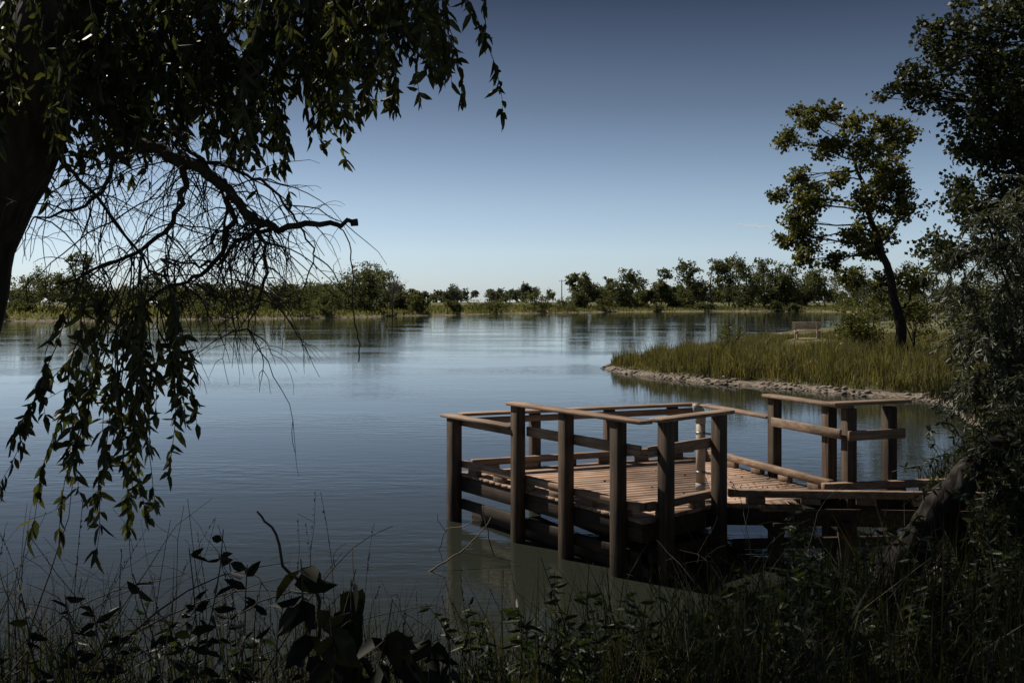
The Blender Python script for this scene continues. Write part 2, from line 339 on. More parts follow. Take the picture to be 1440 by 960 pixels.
beam(rb,v3(A+uAC*.1-nin(uAC)*.02,rl-.085),v3(C-nin(uAC)*.02,rl-.085),.038,.09)
beam(ra,v3(A+uAB*.06+nin(uAB)*.017,rl-.085),v3(A+AB*.40+nin(uAB)*.017,rl-.085),.038,.09)
cap(ra,C+uCG*.1,C+CG*.56-uCG*.075,rl,o=nin(uCG)*.075)
beam(ra,v3(C+CG*.58-nin(uCG)*.02,rl-.04),v3(G-nin(uCG)*.02,rl-.04),.038,.12)
cap(ra,C+CG*.56-uCG*.14,G+uCG*.05,rh,o=nin(uCG)*.05)
cap(rb,G+uGJ*.1-uGJ*.28,J+uGJ*.16,rh+.043)
beam(rb,v3(G+uGJ*.02-nin(uGJ)*.092,rl-.05),v3(J+uGJ*.05-nin(uGJ)*.092,rl-.05),.038,.12)
def kerb(mb,p,q,off,z=zd):
    u=nrm(q-p);n=nin(u)*off
    beam(mb,v3(p+n,z+.125),v3(q+n,z+.125),.088,.088)
    L=np.linalg.norm(q-p);k=int(L/.7)+1
    for i in range(k):
        c=p+u*(L*(i+.5)/k)+n;box(mb,v3(c,z+.04),np.r_[u,0],np.r_[nin(u),0],[0,0,1],.22,.085,.078)
kerb(ra,A+uAB*.12,B-uAB*.08,.055);kerb(rb,B+uBE*.12,E-uBE*.02,.055)
kerb(rb,A+uAC*.22,C-uAC*.12,-.07);kerb(ra,C+uCG*.15,G-uCG*.12,-.07)
kerb(rb,E+np.array([.14,.06]),F1+np.array([0,.08]),0);kerb(rb,G+np.array([-.28,-.12]),F2-np.array([0,.08]),0)
def rim(mb,p,q,off=0,z=zd-.15,h=.2):
    u=nrm(q-p);n=nin(u)*off
    beam(mb,v3(p+n,z),v3(q+n,z),.045,h)
rim(un,A+uAB*.03,B-uAB*.03,.035);rim(un,B+uBE*.04,E-uBE*.02,.035);rim(un,E+[.05,.03],F1+[0,.04],.03);rim(un,C,G,-.035);rim(un,A+uAC*.08,C-uAC*.05,-.035);rim(un,G+[.1,0],F2+[0,-.04],-.03)
rim(un,A+uAB*.1,B-uAB*.1,.04,.22,.14);rim(un,B+uBE*.15,E-uBE*.1,.04,.22,.14)
for t in np.linspace(.06,.94,9):
    p=A+AB*t;q=p+uAC*(3.7)
    c=clip([p+nin(uAC)*-.02,q+nin(uAC)*-.02,q+nin(uAC)*.02,p+nin(uAC)*.02],[A,B,E,C])
    if len(c)>=3:
        d=[np.dot(x-p,uAC) for x in c];beam(un,v3(p+uAC*.1,zd-.16),v3(p+uAC*(max(d)-.08),zd-.16),.04,.19)
for xx in(3.1,3.9,4.7):
    box(un,(xx,12.0,.4),[1,0,0],[0,1,0],[0,0,1],.14,.9,.14)
    box(un,(xx,11.66,-.05),[1,0,0],[0,1,0],[0,0,1],.14,.14,.75)
beam(un,(2.6,11.75,.18),(6.2,11.65,.28),.05,.12)
for z,o in((.05,.3),(.12,1.2)):
    p=A+uAC*o;q=B+uBE*o*.5;beam(un,v3(p,z),v3(q,z),.12,.12)
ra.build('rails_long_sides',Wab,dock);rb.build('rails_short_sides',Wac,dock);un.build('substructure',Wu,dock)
lit=MB();n=160;P=[]
while len(P)<n:
    q=np.array([R.normal(3.3,.6),R.normal(12.7,.7)])
    if all((b[0]-a[0])*(q[1]-a[1])-(b[1]-a[1])*(q[0]-a[0])>0.02 for a,b in((A,B),(B,E),(E,G),(G,C),(C,A))) : P.append([q[0],q[1],zd+.008])
leaves(lit,P,np.c_[R.randn(n,2),R.rand(n)*.12],.045*R.uniform(.5,1.2,n),.024)
lit.build('fallen_leaves',flat('dead_leaf',(.07,.045,.03),.85,.3))
tb=empty('fishing_line_recycling_tube')
pv=flat('pvc_plastic',(.34,.28,.22),.5,.3,5);mt=MB();cx,cy=2.27,11.98
tube(mt,[(cx,cy,.81),(cx,cy,1.2),(cx,cy,1.60)],.056,20);mt.build('pipe',pv,tb,True)
mt=MB();el=[(cx,cy,1.58),(cx,cy,1.66),(cx-.01,cy-.01,1.71),(cx-.03,cy-.01,1.745),(cx-.06,cy-.02,1.76),(cx-.09,cy-.02,1.755)]
tube(mt,el,[.061,.063,.061,.058,.058,.06],18);tube(mt,[(cx,cy,.78),(cx,cy,.86)],.062,18);mt.build('elbow_and_cap',flat('pvc_white',(.30,.29,.27),.5,.3),tb,True)
mt=MB()
for z in(.98,1.45):
    tube(mt,[(cx,cy,z),(cx,cy,z+.025)],.06,18);box(mt,(cx+.06,cy-.08,z+.012),[.6,-.8,0],[.8,.6,0],[0,0,1],.16,.02,.024)
mt.build('straps',flat('galvanised',(.3,.3,.3),.4,.1,5,1),tb)
# ---------------------------------------------------------------- bench
bx,by=16.0,54.;bz=float(gh(bx,by))+.0;bn=empty('park_bench');mt=MB()
Wbn=woodmat('bench_wood',(.25,.19,.14),(.42,.33,.25),(.55,.44,.34),0)
for k in range(3): box(mt,(bx,by-.05-.13*k,bz+.48),[1,0,0],[0,1,0],[0,0,1],1.5,.11,.045)
mt.build('seat',Wbn,bn);mt=MB()
for k in range(3): box(mt,(bx,by+.06+.03*k,bz+.62+.14*k),[1,0,0],[0,1,.2],[0,-.2,1],1.5,.04,.10)
mt.build('backrest',Wbn,bn);mt=MB()
for s in(-.6,.6):
    box(mt,(bx+s,by-.28,bz+.1),[1,0,0],[0,1,0],[0,0,1],.09,.09,.7);beam(mt,(bx+s,by+.02,bz-.25),(bx+s,by+.18,bz+.95),.09,.07)
    box(mt,(bx+s,by-.12,bz+.42),[1,0,0],[0,1,0],[0,0,1],.08,.4,.07)
mt.build('legs',Wbn,bn)
# ---------------------------------------------------------------- tree builder
def clump(mb,c,r,n,size,asp=.75,sub=14,flat_=.8,rs=R,droop=.3,hexa=False):
    c=np.array(c,float);S=rs.randn(sub,3);S=nrm(S)*(rs.rand(sub,1)**.45)*r*[1,1,flat_]
    k=rs.randint(0,sub,n);P=c+S[k]+rs.randn(n,3)*r*.17*[1,1,.8]
    D=rs.randn(n,3)+[0,0,-droop];sz=size*rs.uniform(.6,1.25,n)
    leaves(mb,P,D,sz,sz*asp,hexa)
    return c+S
def tree(name,trunk,rads,clumps,lsize,mat,asp=.75,density=260,sub=14,droop=.3,tw=.012,bark=M_bark,hexa=False):
    e=empty(name);tk=MB();lf=MB();T=smoothpts(trunk,5,.0);Rr=np.interp(np.linspace(0,1,len(T)),np.linspace(0,1,len(rads)),rads)
    T[2:-1]+=R.randn(len(T)-3,3)*[.05,.05,0]
    tube(tk,T,Rr,12)
    for c,r in clumps:
        c=np.array(c,float)
        S=clump(lf,c,r,int(density*r*r),lsize,asp,sub,rs=R,droop=droop,hexa=hexa)
        dist=np.linalg.norm(T-(c-[0,0,r*1.3]),axis=1);b=T[int(np.argmin(dist))];rb0=Rr[int(np.argmin(dist))]
        mid=(b+c)/2+R.randn(3)*r*.15+[0,0,-.1*r]
        L=smoothpts([b,mid,c],4,.02*r);tube(tk,L,np.linspace(min(rb0*.6,.035*r+.02),tw*1.4,len(L)),6)
        for s in S[::2]:
            q=L[R.randint(len(L)//2,len(L))];tube(tk,smoothpts([q,(q+s)/2+R.randn(3)*.06*r,s],2),[tw*1.2,tw*.9,tw*.7,tw*.5,tw*.3],4,False)
    tk.build('trunk',bark,e,True);lf.build('foliage',mat,e);return e
def at(d,x,y,dd=0): return ((x-720)/1400*d,d+dd,H+(425-y)/1400*d)
d=42.
cl=[(1125,178,.7),(1103,200,.6),(1118,160,.4),(1150,165,.6),(1195,178,.65),(1228,180,.6),(1250,190,.8),(1270,205,.6),(1150,212,.85),(1195,222,.85),(1235,240,.9),(1128,245,.6),(1160,275,.95),(1210,285,.95),(1118,310,.7),(1133,285,.8),(1250,300,.8),(1150,328,.9),(1195,335,.8),(1122,335,.6),(1136,365,.6),(1168,368,.55),(1235,345,.7),(1268,325,.6),(1262,250,.6),(1290,395,.8),(1215,388,.6),(1108,268,.5),(1245,270,.7),(1180,250,.6),(1250,395,.6)]
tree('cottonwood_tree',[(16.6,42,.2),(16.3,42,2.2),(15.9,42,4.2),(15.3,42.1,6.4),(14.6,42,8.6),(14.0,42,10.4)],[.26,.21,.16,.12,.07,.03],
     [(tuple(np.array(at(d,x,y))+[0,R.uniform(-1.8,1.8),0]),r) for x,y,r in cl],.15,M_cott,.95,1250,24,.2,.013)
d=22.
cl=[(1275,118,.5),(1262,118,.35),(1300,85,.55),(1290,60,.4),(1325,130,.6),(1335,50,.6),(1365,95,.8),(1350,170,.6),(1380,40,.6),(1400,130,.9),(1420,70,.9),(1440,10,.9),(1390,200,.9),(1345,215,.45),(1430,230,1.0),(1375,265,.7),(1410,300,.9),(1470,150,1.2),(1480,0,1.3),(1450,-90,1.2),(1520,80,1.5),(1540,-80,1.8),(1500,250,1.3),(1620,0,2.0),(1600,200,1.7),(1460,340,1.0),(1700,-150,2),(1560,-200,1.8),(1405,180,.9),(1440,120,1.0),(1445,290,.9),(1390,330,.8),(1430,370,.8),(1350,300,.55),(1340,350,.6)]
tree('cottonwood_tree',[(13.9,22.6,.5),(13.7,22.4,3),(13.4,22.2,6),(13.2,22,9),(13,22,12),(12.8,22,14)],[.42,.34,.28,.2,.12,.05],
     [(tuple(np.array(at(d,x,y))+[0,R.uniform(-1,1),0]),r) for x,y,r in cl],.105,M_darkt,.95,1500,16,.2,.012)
def shrub(name,items,lsize,mat,density,asp=.5,droop=0,sub=14):
    e=empty(name);lf=MB();tk=MB()
    for (x,y,h,r) in items:
        z=float(gh(x,y))
        for k in range(max(3,int(h/r*2.2))):
            c=np.array([x+R.randn()*r*.45,y+R.randn()*r*.45,z+h*(.25+.7*R.rand())])
            S=clump(lf,c,r*(.65+.3*R.rand()),int(density*r*r),lsize,asp,sub,droop=droop)
            tube(tk,smoothpts([(x+R.randn()*.1*r,y+R.randn()*.1*r,z-.05),((x+c[0])/2,(y+c[1])/2,(z+c[2])/2+.1*h),c],3),np.linspace(.03*r+.01,.006,7),5,False)
    tk.build('stems',M_twig,e);lf.build('foliage',mat,e);return e
shrub('lakeside_shrub',[(15.3,45,2.0,.8),(16.2,45,2.6,.9),(17.4,43,2.6,1.2),(18.6,40,3.0,1.3),(19.5,37,3.2,1.4),(9.4,43,1.6,.4)],.13,M_cott,430,.6)
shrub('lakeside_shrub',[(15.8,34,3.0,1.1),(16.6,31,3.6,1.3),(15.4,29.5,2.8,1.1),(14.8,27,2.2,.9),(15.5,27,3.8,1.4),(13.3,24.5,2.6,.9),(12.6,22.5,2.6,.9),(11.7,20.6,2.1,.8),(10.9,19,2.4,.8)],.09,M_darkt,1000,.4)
def willow_bush(name,cx,cy,items,mat,lsz,nper=26,m=30):
    e=empty(name);lf=MB();tk=MB();z0=float(gh(cx,cy))
    for (px_,py,pz,L) in items:
        s=smoothpts([(cx+R.randn()*.1,cy+R.randn()*.1,z0-.05),((cx+px_)/2+R.randn()*.1,(cy+py)/2,z0+(pz-z0)*.6),(px_,py,pz)],5,.01)
        tube(tk,s,np.linspace(.03,.008,len(s)),5,False)
        for k in range(nper):
            b=s[R.randint(len(s)//3,len(s))] if R.rand()<.6 else s[-1]
            st=strand(b,R.randn(3)*[1,1,.5]+[-.25,-.2,.5],L*R.uniform(.5,1.1),6,.28,.12)
            tube(tk,st,np.linspace(.005,.0015,len(st)),3,False)
            i=R.randint(0,len(st)-1,m);t=R.rand(m,1);P=st[i]*(1-t)+st[i+1]*t;D=(st[i+1]-st[i])
            D=nrm(D)*.6+R.randn(m,3)*.45+[0,0,-.2]
            leaves(lf,P,D,lsz*R.uniform(.6,1.2,m),lsz*.22,True)
    tk.build('stems',M_twig,e,True);lf.build('foliage',mat,e)
it=[(6.0,12.6,4.1,.7),(5.75,12.8,3.6,.6),(6.5,12.8,4.2,.7),(7.0,13,4.4,.8),(6.0,13.1,3.2,.6),(5.8,12.4,2.6,.6),(6.6,12.6,3.4,.7),(7.4,13,3.6,.8),(6.9,12.6,2.9,.7),(5.95,12.9,2.0,.6),(6.5,12.4,2.3,.6),(7.2,12.6,2.2,.7),(6.2,12.2,1.7,.6),(7.8,13.2,3.9,.9),(7.8,13,2.8,.9),(6.7,12.1,1.6,.6),(7.3,12.9,4.0,.7),(6.3,12.7,3.0,.7),(6.7,12.9,3.8,.8),(6.1,12.5,3.7,.7),(6.2,12.6,2.6,.7)]
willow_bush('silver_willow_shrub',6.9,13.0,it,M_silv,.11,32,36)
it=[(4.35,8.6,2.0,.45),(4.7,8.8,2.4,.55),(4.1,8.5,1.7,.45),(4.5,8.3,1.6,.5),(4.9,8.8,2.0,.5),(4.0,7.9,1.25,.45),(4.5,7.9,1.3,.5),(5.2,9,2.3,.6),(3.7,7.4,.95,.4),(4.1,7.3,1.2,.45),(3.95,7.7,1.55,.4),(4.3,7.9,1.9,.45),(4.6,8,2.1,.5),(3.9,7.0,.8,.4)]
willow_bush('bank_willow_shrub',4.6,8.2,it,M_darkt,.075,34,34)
e=empty('leaning_tree');tk=MB();T=smoothpts([(2.66,8.1,.1),(2.88,8.05,.5),(3.08,8.0,.85),(3.33,8,1.22),(3.60,8.05,1.55),(4.0,8.35,1.75),(4.5,8.7,1.95),(5.2,9.2,2.4)],8,.012)
tube(tk,T,np.linspace(.17,.08,len(T))*(1+.05*np.sin(np.arange(len(T))*1.1)+.06*np.sin(np.arange(len(T))*.45)),20)
T2=smoothpts([(3.5,8.02,1.4),(3.65,8.1,1.1),(3.8,8.2,.8),(3.85,8.2,.4),(3.85,8.1,.0)],4,.008);tube(tk,T2,np.linspace(.08,.1,len(T2)),12)
tk.build('trunk',barkmat('bark_grey',(.010,.009,.008),(.045,.038,.032),3,1),e,True)
lf=MB()
for k in range(80):
    b=T[R.randint(30,len(T))];st=strand(b,R.randn(3)+[.2,-.2,.6],.7,6,.15,.1);tube(lf,st,.003,3,False)
    m=26;i=R.randint(0,6,m);P=st[i];leaves(lf,P,R.randn(m,3)+[0,0,-.3],.065,.022,True)
lf.build('foliage',M_darkt,e)
# ---------------------------------------------------------------- big willow on the left
e=empty('willow_tree');tk=MB();lf=MB();tw=MB()
T=smoothpts([(-3.15,5.0,.5),(-3.0,5.0,1.6),(-2.88,5,2.6),(-2.70,5,3.35),(-2.47,5,3.85),(-2.30,5.02,4.4),(-2.2,5.1,5.1),(-2.3,5.6,6.2),(-2.6,6.2,7.5)],6,.006)
tube(tk,T,np.interp(np.linspace(0,1,len(T)),[0,.35,.6,.75,1],[.27,.21,.185,.2,.1])*(1+.04*np.sin(np.arange(len(T))*.9)),20)
def limb(pts,r0,r1,k=5,j=.01,s=8):
    L=smoothpts(pts,k,j);tube(tk,L,np.linspace(r0,r1,len(L)),s);return L
main=limb([(-2.32,5.0,4.35),(-2.1,4.98,4.08),(-1.9,4.97,3.85),(-1.66,4.98,3.74),(-1.45,5,3.62),(-1.33,5,3.48),(-1.2,5,3.41),(-1.0,5,3.42),(-.79,5,3.43)],.04,.012,5,.008)
tube(tk,[(-.81,5,3.428),(-.775,5,3.432)],[.018,.02],8)
limb([(-2.2,5.05,4.6),(-1.8,5.2,4.95),(-1.2,5.3,5.1),(-.6,5.25,5.0),(-.2,5.2,4.75)],.07,.012)
limb([(-2.25,5.0,4.5),(-1.9,4.7,4.6),(-1.5,4.5,4.7),(-1.0,4.4,4.6)],.05,.01)
limb([(-2.2,5.1,4.9),(-1.7,5.6,5.2),(-1.1,5.9,5.3),(-.4,6.0,5.2)],.06,.01)
limb([(-2.35,5.0,4.1),(-2.0,5.3,4.3),(-1.6,5.5,4.35),(-1.2,5.6,4.2)],.035,.008)
b2=limb([(-1.66,4.98,3.76),(-1.62,4.9,3.55),(-1.72,4.85,3.35),(-1.95,4.8,3.2),(-2.2,4.8,3.12)],.018,.005)
b3=limb([(-1.45,5,3.62),(-1.42,5.05,3.4),(-1.55,5.1,3.2),(-1.75,5.1,3.1),(-1.95,5.1,3.0)],.018,.005)
b4=limb([(-1.9,4.97,3.9),(-1.95,4.9,3.7),(-2.1,4.9,3.5),(-2.35,4.9,3.45)],.015,.005)
b5=limb([(-2.42,5,3.8),(-2.25,4.9,3.75),(-2.1,4.9,3.6),(-1.85,4.85,3.3),(-1.6,4.85,3.05)],.015,.004)
b6=limb([(-1.33,5,3.48),(-1.22,4.95,3.3),(-1.22,4.9,3.1),(-1.3,4.9,2.9)],.011,.003)
b7=limb([(-1.66,4.98,3.76),(-1.4,5.1,3.70),(-1.2,5.1,3.58),(-1.05,5.1,3.35),(-1.0,5.1,3.2)],.011,.003)
b8=limb([(-1.2,5,3.41),(-1.35,5.05,3.36),(-1.5,5.1,3.24),(-1.62,5.1,3.22),(-1.8,5.1,3.25)],.012,.004)
b9=limb([(-2.0,5,3.98),(-1.75,5.1,3.9),(-1.55,5.2,3.68),(-1.5,5.2,3.45),(-1.62,5.2,3.3)],.014,.004)
tube(tw,smoothpts([(-.9,5,3.43),(-.83,5,3.36),(-.80,5,3.2),(-.80,5.0,3.0),(-.77,5,2.85),(-.77,5,2.73)],4,.003),.0035,5)
src=[main[8:],b2,b3,b4,b5,b6,b7,b8,b9]
for k in range(270):
    s=src[R.randint(len(src))];b=s[R.randint(len(s))]
    if b[0]>-1.15 and R.rand()<.85: continue
    st=strand(b,R.randn(3)*[.8,.5,.4]+[.0,0,-.2],R.uniform(.25,.75),9,R.uniform(.1,.3),.18)
    tube(tw,st,np.linspace(.0042,.0011,len(st)),4,False)
    for _ in range(3):
        i=R.randint(2,8);s2=strand(st[i],R.randn(3)*[1,.6,.5],R.uniform(.08,.3),5,.25,.2);tube(tw,s2,np.linspace(.002,.0009,len(s2)),3,False)
def leafy(p,dr,L,nl,g=.2,j=.07,start=.1,ls=.09,w=.025):
    st=strand(p,dr,L,10,g,j);tube(tw,st,np.linspace(.004,.0012,len(st)),4,False)
    t=R.uniform(start,1,nl)*9.99;i=t.astype(int);f=(t-i)[:,None];P=st[i]*(1-f)+st[i+1]*f
    D=nrm(st[i+1]-st[i])*.3+R.randn(nl,3)*.42+[0,0,-.5]
    leaves(lf,P,D,ls*R.uniform(.5,1.2,nl),w*R.uniform(.8,1.35,nl),True)
kx=[-3.4,-2.7,-2.0,-1.5,-1.15,-1.02,-.92,-.8,-.55,-.4,-.25];kz=[3.5,3.56,3.58,3.64,3.62,3.60,4.1,3.95,3.78,3.86,4.2]
for c in range(90):
    x=R.uniform(-3.2,-.27)
    if x>-1.0 and R.rand()<.15: continue
    y=R.uniform(4.5,6.0);zb=np.interp(x*5/y,kx,kz)+abs(R.randn())*.18;zb=H+(zb-H)*y/5
    for k in range(5):
        p=np.array([x,y,0])+R.randn(3)*[.1,.12,0];z1=zb+abs(R.randn())*.25;L=R.uniform(.4,.85);p[2]=min(z1+L,5.6)
        leafy(p,R.randn(3)*[.7,.6,.3]+[.0,0,-.5],L,27,.25,.13,w=.027)
for c in range(24):
    x=R.uniform(-3.2,-1.2);y=R.uniform(4.8,6.4);z=R.uniform(4.2,5.6)
    for k in range(6): leafy(np.array([x,y,z])+R.randn(3)*.12,R.randn(3)+[0,0,-.2],R.uniform(.4,.7),28,.25,.1)
for k in range(36):
    x=R.uniform(-2.12,-1.62);y=R.uniform(4.75,5.2);L=R.uniform(.55,1.25)*(1.0 if x<-1.75 else .7)
    leafy((x*.8-1.82*.2-.05,y,R.uniform(2.85,3.3)),[(x+1.85)*1.0-.08,R.randn()*.2,-.9],L,int(36*L),.16,.12,.25,.095,.029)
hc=MB()  # unseen crown and its limbs, added above the view to shade the bank
for c in range(40):
    c0=np.array([R.uniform(-4,2.2),R.uniform(6.5,11.0),R.uniform(7.8,9.4)]);r=R.uniform(.7,1.2)
    clump(hc,c0,r,int(400*r*r),.16,.4,16)
    if c%2==0:
        b=T[-1];L=smoothpts([b,(b+c0)/2+[0,0,.5],c0],4,.02);tube(tk,L,np.linspace(.08,.015,len(L)),6)
hc.build('added_shade_crown',M_willc,e)
tk.build('trunk_and_limbs',M_bark,e,True);tw.build('twigs',M_twig,e);lf.build('foliage',M_will,e)
# ---------------------------------------------------------------- far shore
ft=MB();ftk=MB()
def fartree(x,y,h,wd,size,n,mb=ft,low=.12):
    z=float(gh(x,y));tube(ftk,[(x,y,z-.3),(x+R.randn()*.2,y,z+h*.45),(x+R.randn()*.4,y,z+h*.8)],[h*.02,h*.014,h*.005],5,False)
    k=R.randint(9,14)
    for i in range(k):
        f=low+(.86-low)*R.rand();r=wd*(.26+.14*R.rand())*(1.1-.45*abs(f-.45));c=(x+R.randn()*wd*.27,y+R.randn()*wd*.25,z+h*f)
        clump(mb,c,r,int(n/k),size,.8,11,.85)
def px(x,dist): return (x-720)/1400*dist
YY=np.arange(130,345,1.5)
def shoreY(x):
    s=sdist(px(x,1)*YY,YY);k=np.argmax(s>1.5);return YY[k] if s[k]>1.5 else 335
spec=[(10,388,60),(40,372,50),(70,384,50),(105,352,44),(140,395,50),(180,400,60),(215,386,36),(250,404,50),(290,400,45),(330,398,50),(350,404,40),(395,398,38),(420,400,36),(455,396,40),(470,404,40),(500,376,46),(535,376,42),(520,384,44),(560,398,32),(575,404,26),(590,414,22),
 (812,386,30),(822,377,26),(855,382,32),(880,378,36),(905,386,36),(930,374,24),(948,398,26),(975,364,34),(1000,357,38),(1025,367,38),(1050,356,38),(1075,361,40),(1105,373,42),(1130,382,40),(1090,380,36),(1160,384,50),(1200,380,55),(1250,375,60),(1300,370,60),(1400,370,70),(-40,370,70),(-120,365,80),(1500,365,80)]
for x,yt,w in spec:
    Y0=shoreY(x)+R.uniform(14,34);X0=px(x,Y0);z=float(gh(X0,Y0));h=H+(425-yt)/1400*Y0-z
    fartree(X0,Y0,h*1.02,w/1400*Y0*1.06,.0021*Y0,2800)
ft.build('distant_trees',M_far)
fb=MB()
for k in range(80):
    x=R.uniform(-60,1300);Y0=shoreY(x)+R.choice([R.uniform(0,3),R.uniform(12,30),R.uniform(12,30)])
    if 600<x<800 and R.rand()<.72: continue
    h=R.uniform(1.0,2.8)*Y0/200;fartree(px(x,Y0),Y0,h,h*1.6,.0018*Y0,500,fb,.1)
for x,yt,w in((586,416,26),(688,417,38),(752,406,34),(640,424,20),(430,398,44),(460,404,44)):
    Y0=shoreY(x)+2;z=float(gh(px(x,Y0),Y0));fartree(px(x,Y0),Y0,H+(425-yt)/1400*Y0-z,w/1400*Y0,.0018*Y0,1500,fb,.1)
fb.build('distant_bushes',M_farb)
fl=MB()
for k in range(150):
    x=R.uniform(-250,1700);Y0=R.uniform(430,640);z=float(gh(px(x,Y0),Y0));h=R.uniform(5,10)
    for i in range(4): clump(fl,(px(x,Y0)+R.randn()*4,Y0,z+h*R.uniform(.2,.75)),R.uniform(2,3.8),280,1.1,.8,12,.8)
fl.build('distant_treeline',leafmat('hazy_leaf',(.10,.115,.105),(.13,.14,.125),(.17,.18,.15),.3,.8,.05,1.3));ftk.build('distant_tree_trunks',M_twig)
bt=MB();Y0=212.;x0=px(552,Y0);z0=float(gh(x0,Y0))
for k in range(26):
    st=strand((x0,Y0,z0+R.uniform(3,7)),[R.randn()*.5,R.randn()*.5,1.2],R.uniform(3,5.5),6,-.05,.12);tube(bt,st,np.linspace(.07,.02,len(st)),4,False)
tube(bt,[(x0,Y0,z0-.2),(x0,Y0,z0+8)],[.22,.1],6);bt.build('bare_tree',flat('bare_bark',(.12,.11,.10),.9))
for x,Y0,yt in((790,420,393),(738,520,404),(657,520,404)):
    mt=MB();X0=px(x,Y0);z=float(gh(X0,Y0));top=H+(425-yt)/1400*Y0
    tube(mt,[(X0,Y0,z-.3),(X0,Y0,top)],[.22,.16],8);box(mt,(X0,Y0,top-.7),[1,0,0],[0,1,0],[0,0,1],2.4,.14,.16)
    for s in(-1,0,1): tube(mt,[(X0+s*1.05,Y0,top-.62),(X0+s*1.05,Y0,top-.3)],.07,6)
    mt.build('utility_pole',M_twig)
fg=MB();P,_=sample(80000,-130,120,140,345,.3,34);P=P[:22000];blades(fg,P,R.uniform(.4,1.0,len(P)),.35,.4);fg.build('distant_grass',M_fgr)
# ---------------------------------------------------------------- peninsula reeds
pg=MB();P,sd=sample(330000,4,30,25,72,.55,15)
keep=R.rand(len(P))<np.clip(1.15-sd/14,.2,1);P=P[keep];sd=sd[keep]
nb=(np.hypot(P[:,0]-16.0,(P[:,1]-53)*.7)>1.9);P=P[nb];sd=sd[nb]
cl_=np.sin(P[:,0]*1.1+np.sin(P[:,1]*.7)*2)*np.sin(P[:,1]*.6+1);cl2=np.sin(P[:,0]*3.1+P[:,1]*1.7)*np.sin(P[:,1]*2.3-P[:,0])
pn=.95+.4*cl_+.3*cl2
k=R.rand(len(P))<np.clip(.75+.4*cl2,.2,1);P=P[k];sd=sd[k];pn=pn[k]
P=P[:80000];h=(.25+.62*R.rand(len(P))**1.6)*pn[:len(P)]*np.clip(.6+sd[:len(P)]*.35,.5,1.1);h=np.where(P[:,1]>46,h*.55,h)
blades(pg,P,h,.032,.42)
P2,_=sample(6000,5,16,30,44,.8,6);P2=P2[:450];blades(pg,P2,R.uniform(.8,1.25,len(P2)),.03,.2)
pg.build('reed_grass',M_grass)
P,sd=sample(60000,5,16,12,31,.1,4);P=P[:15000];pg=MB();blades(pg,P,.3+.6*R.rand(len(P)),.02,.4);pg.build('bank_grass',M_fg)
# ---------------------------------------------------------------- foreground bank
fgm=MB();P,sd=sample(200000,-6,8,2.6,12,.05,9);P=P[(P[:,1]>3.2)]
tuft=np.sin(P[:,0]*3.1+np.sin(P[:,1]*2.3)*2)*np.sin(P[:,1]*2.9+P[:,0])
k=(R.rand(len(P))<.35+.5*tuft)&((P[:,0]>-.2)|(R.rand(len(P))<.6));P=P[k][:34000]
h=(.25+.7*R.rand(len(P))**1.6)*(1+.35*np.sin(P[:,0]*2.1)*np.sin(P[:,1]*1.7));h*=np.where((P[:,1]>9.3)&(P[:,0]<5.2),.5,1)
blades(fgm,P,h,.010,.5)
P,sd=sample(9000,-4,5,3.4,8,.2,9);P=P[:1500];blades(fgm,P,R.uniform(.7,1.25,len(P)),.012,.35);fgm.build('bank_grass',M_fg)
ds=MB()
for k in range(460):
    x=R.uniform(-3.2,4.6);y=R.uniform(3.4,8.0)
    if sdist(np.array([x]),np.array([y]))[0]<.1: continue
    z=float(gh(x,y));L=R.uniform(.6,1.35)*(1.2 if x<-.5 else .85)
    st=strand((x,y,z),R.randn(3)*[.3,.3,0]+[0,0,1],L,8,.04,.08);tube(ds,st,np.linspace(.0038,.0012,len(st)),4,False)
    if R.rand()<.5:
        P=st[-3]+(st[-1]-st[-3])*R.rand(16,1);leaves(ds,P,R.randn(16,3)*.3+[0,0,1],.018,.006)
    for _ in range(R.randint(0,4)):
        s2=strand(st[R.randint(3,8)],R.randn(3)*[1,1,.5]+[0,0,.4],R.uniform(.1,.35),5,.02,.15);tube(ds,s2,.0013,3,False)
ds.build('dry_stalks',M_twig)
br=MB()
for k in range(75):
    x=R.uniform(-3.6,-1.3);y=R.uniform(4.2,6.2);z=float(gh(x,y))
    st=strand((x,y,z),[R.randn()*.8,R.randn()*.3,1.0],R.uniform(1.0,2.2),12,.12,.1);tube(br,st,np.linspace(.008,.0015,len(st)),4,False)
    for _ in range(6):
        s2=strand(st[R.randint(3,11)],R.randn(3)+[0,0,.2],R.uniform(.15,.6),6,.08,.15);tube(br,s2,np.linspace(.003,.001,7),3,False)
br.build('bare_bramble',M_twig)
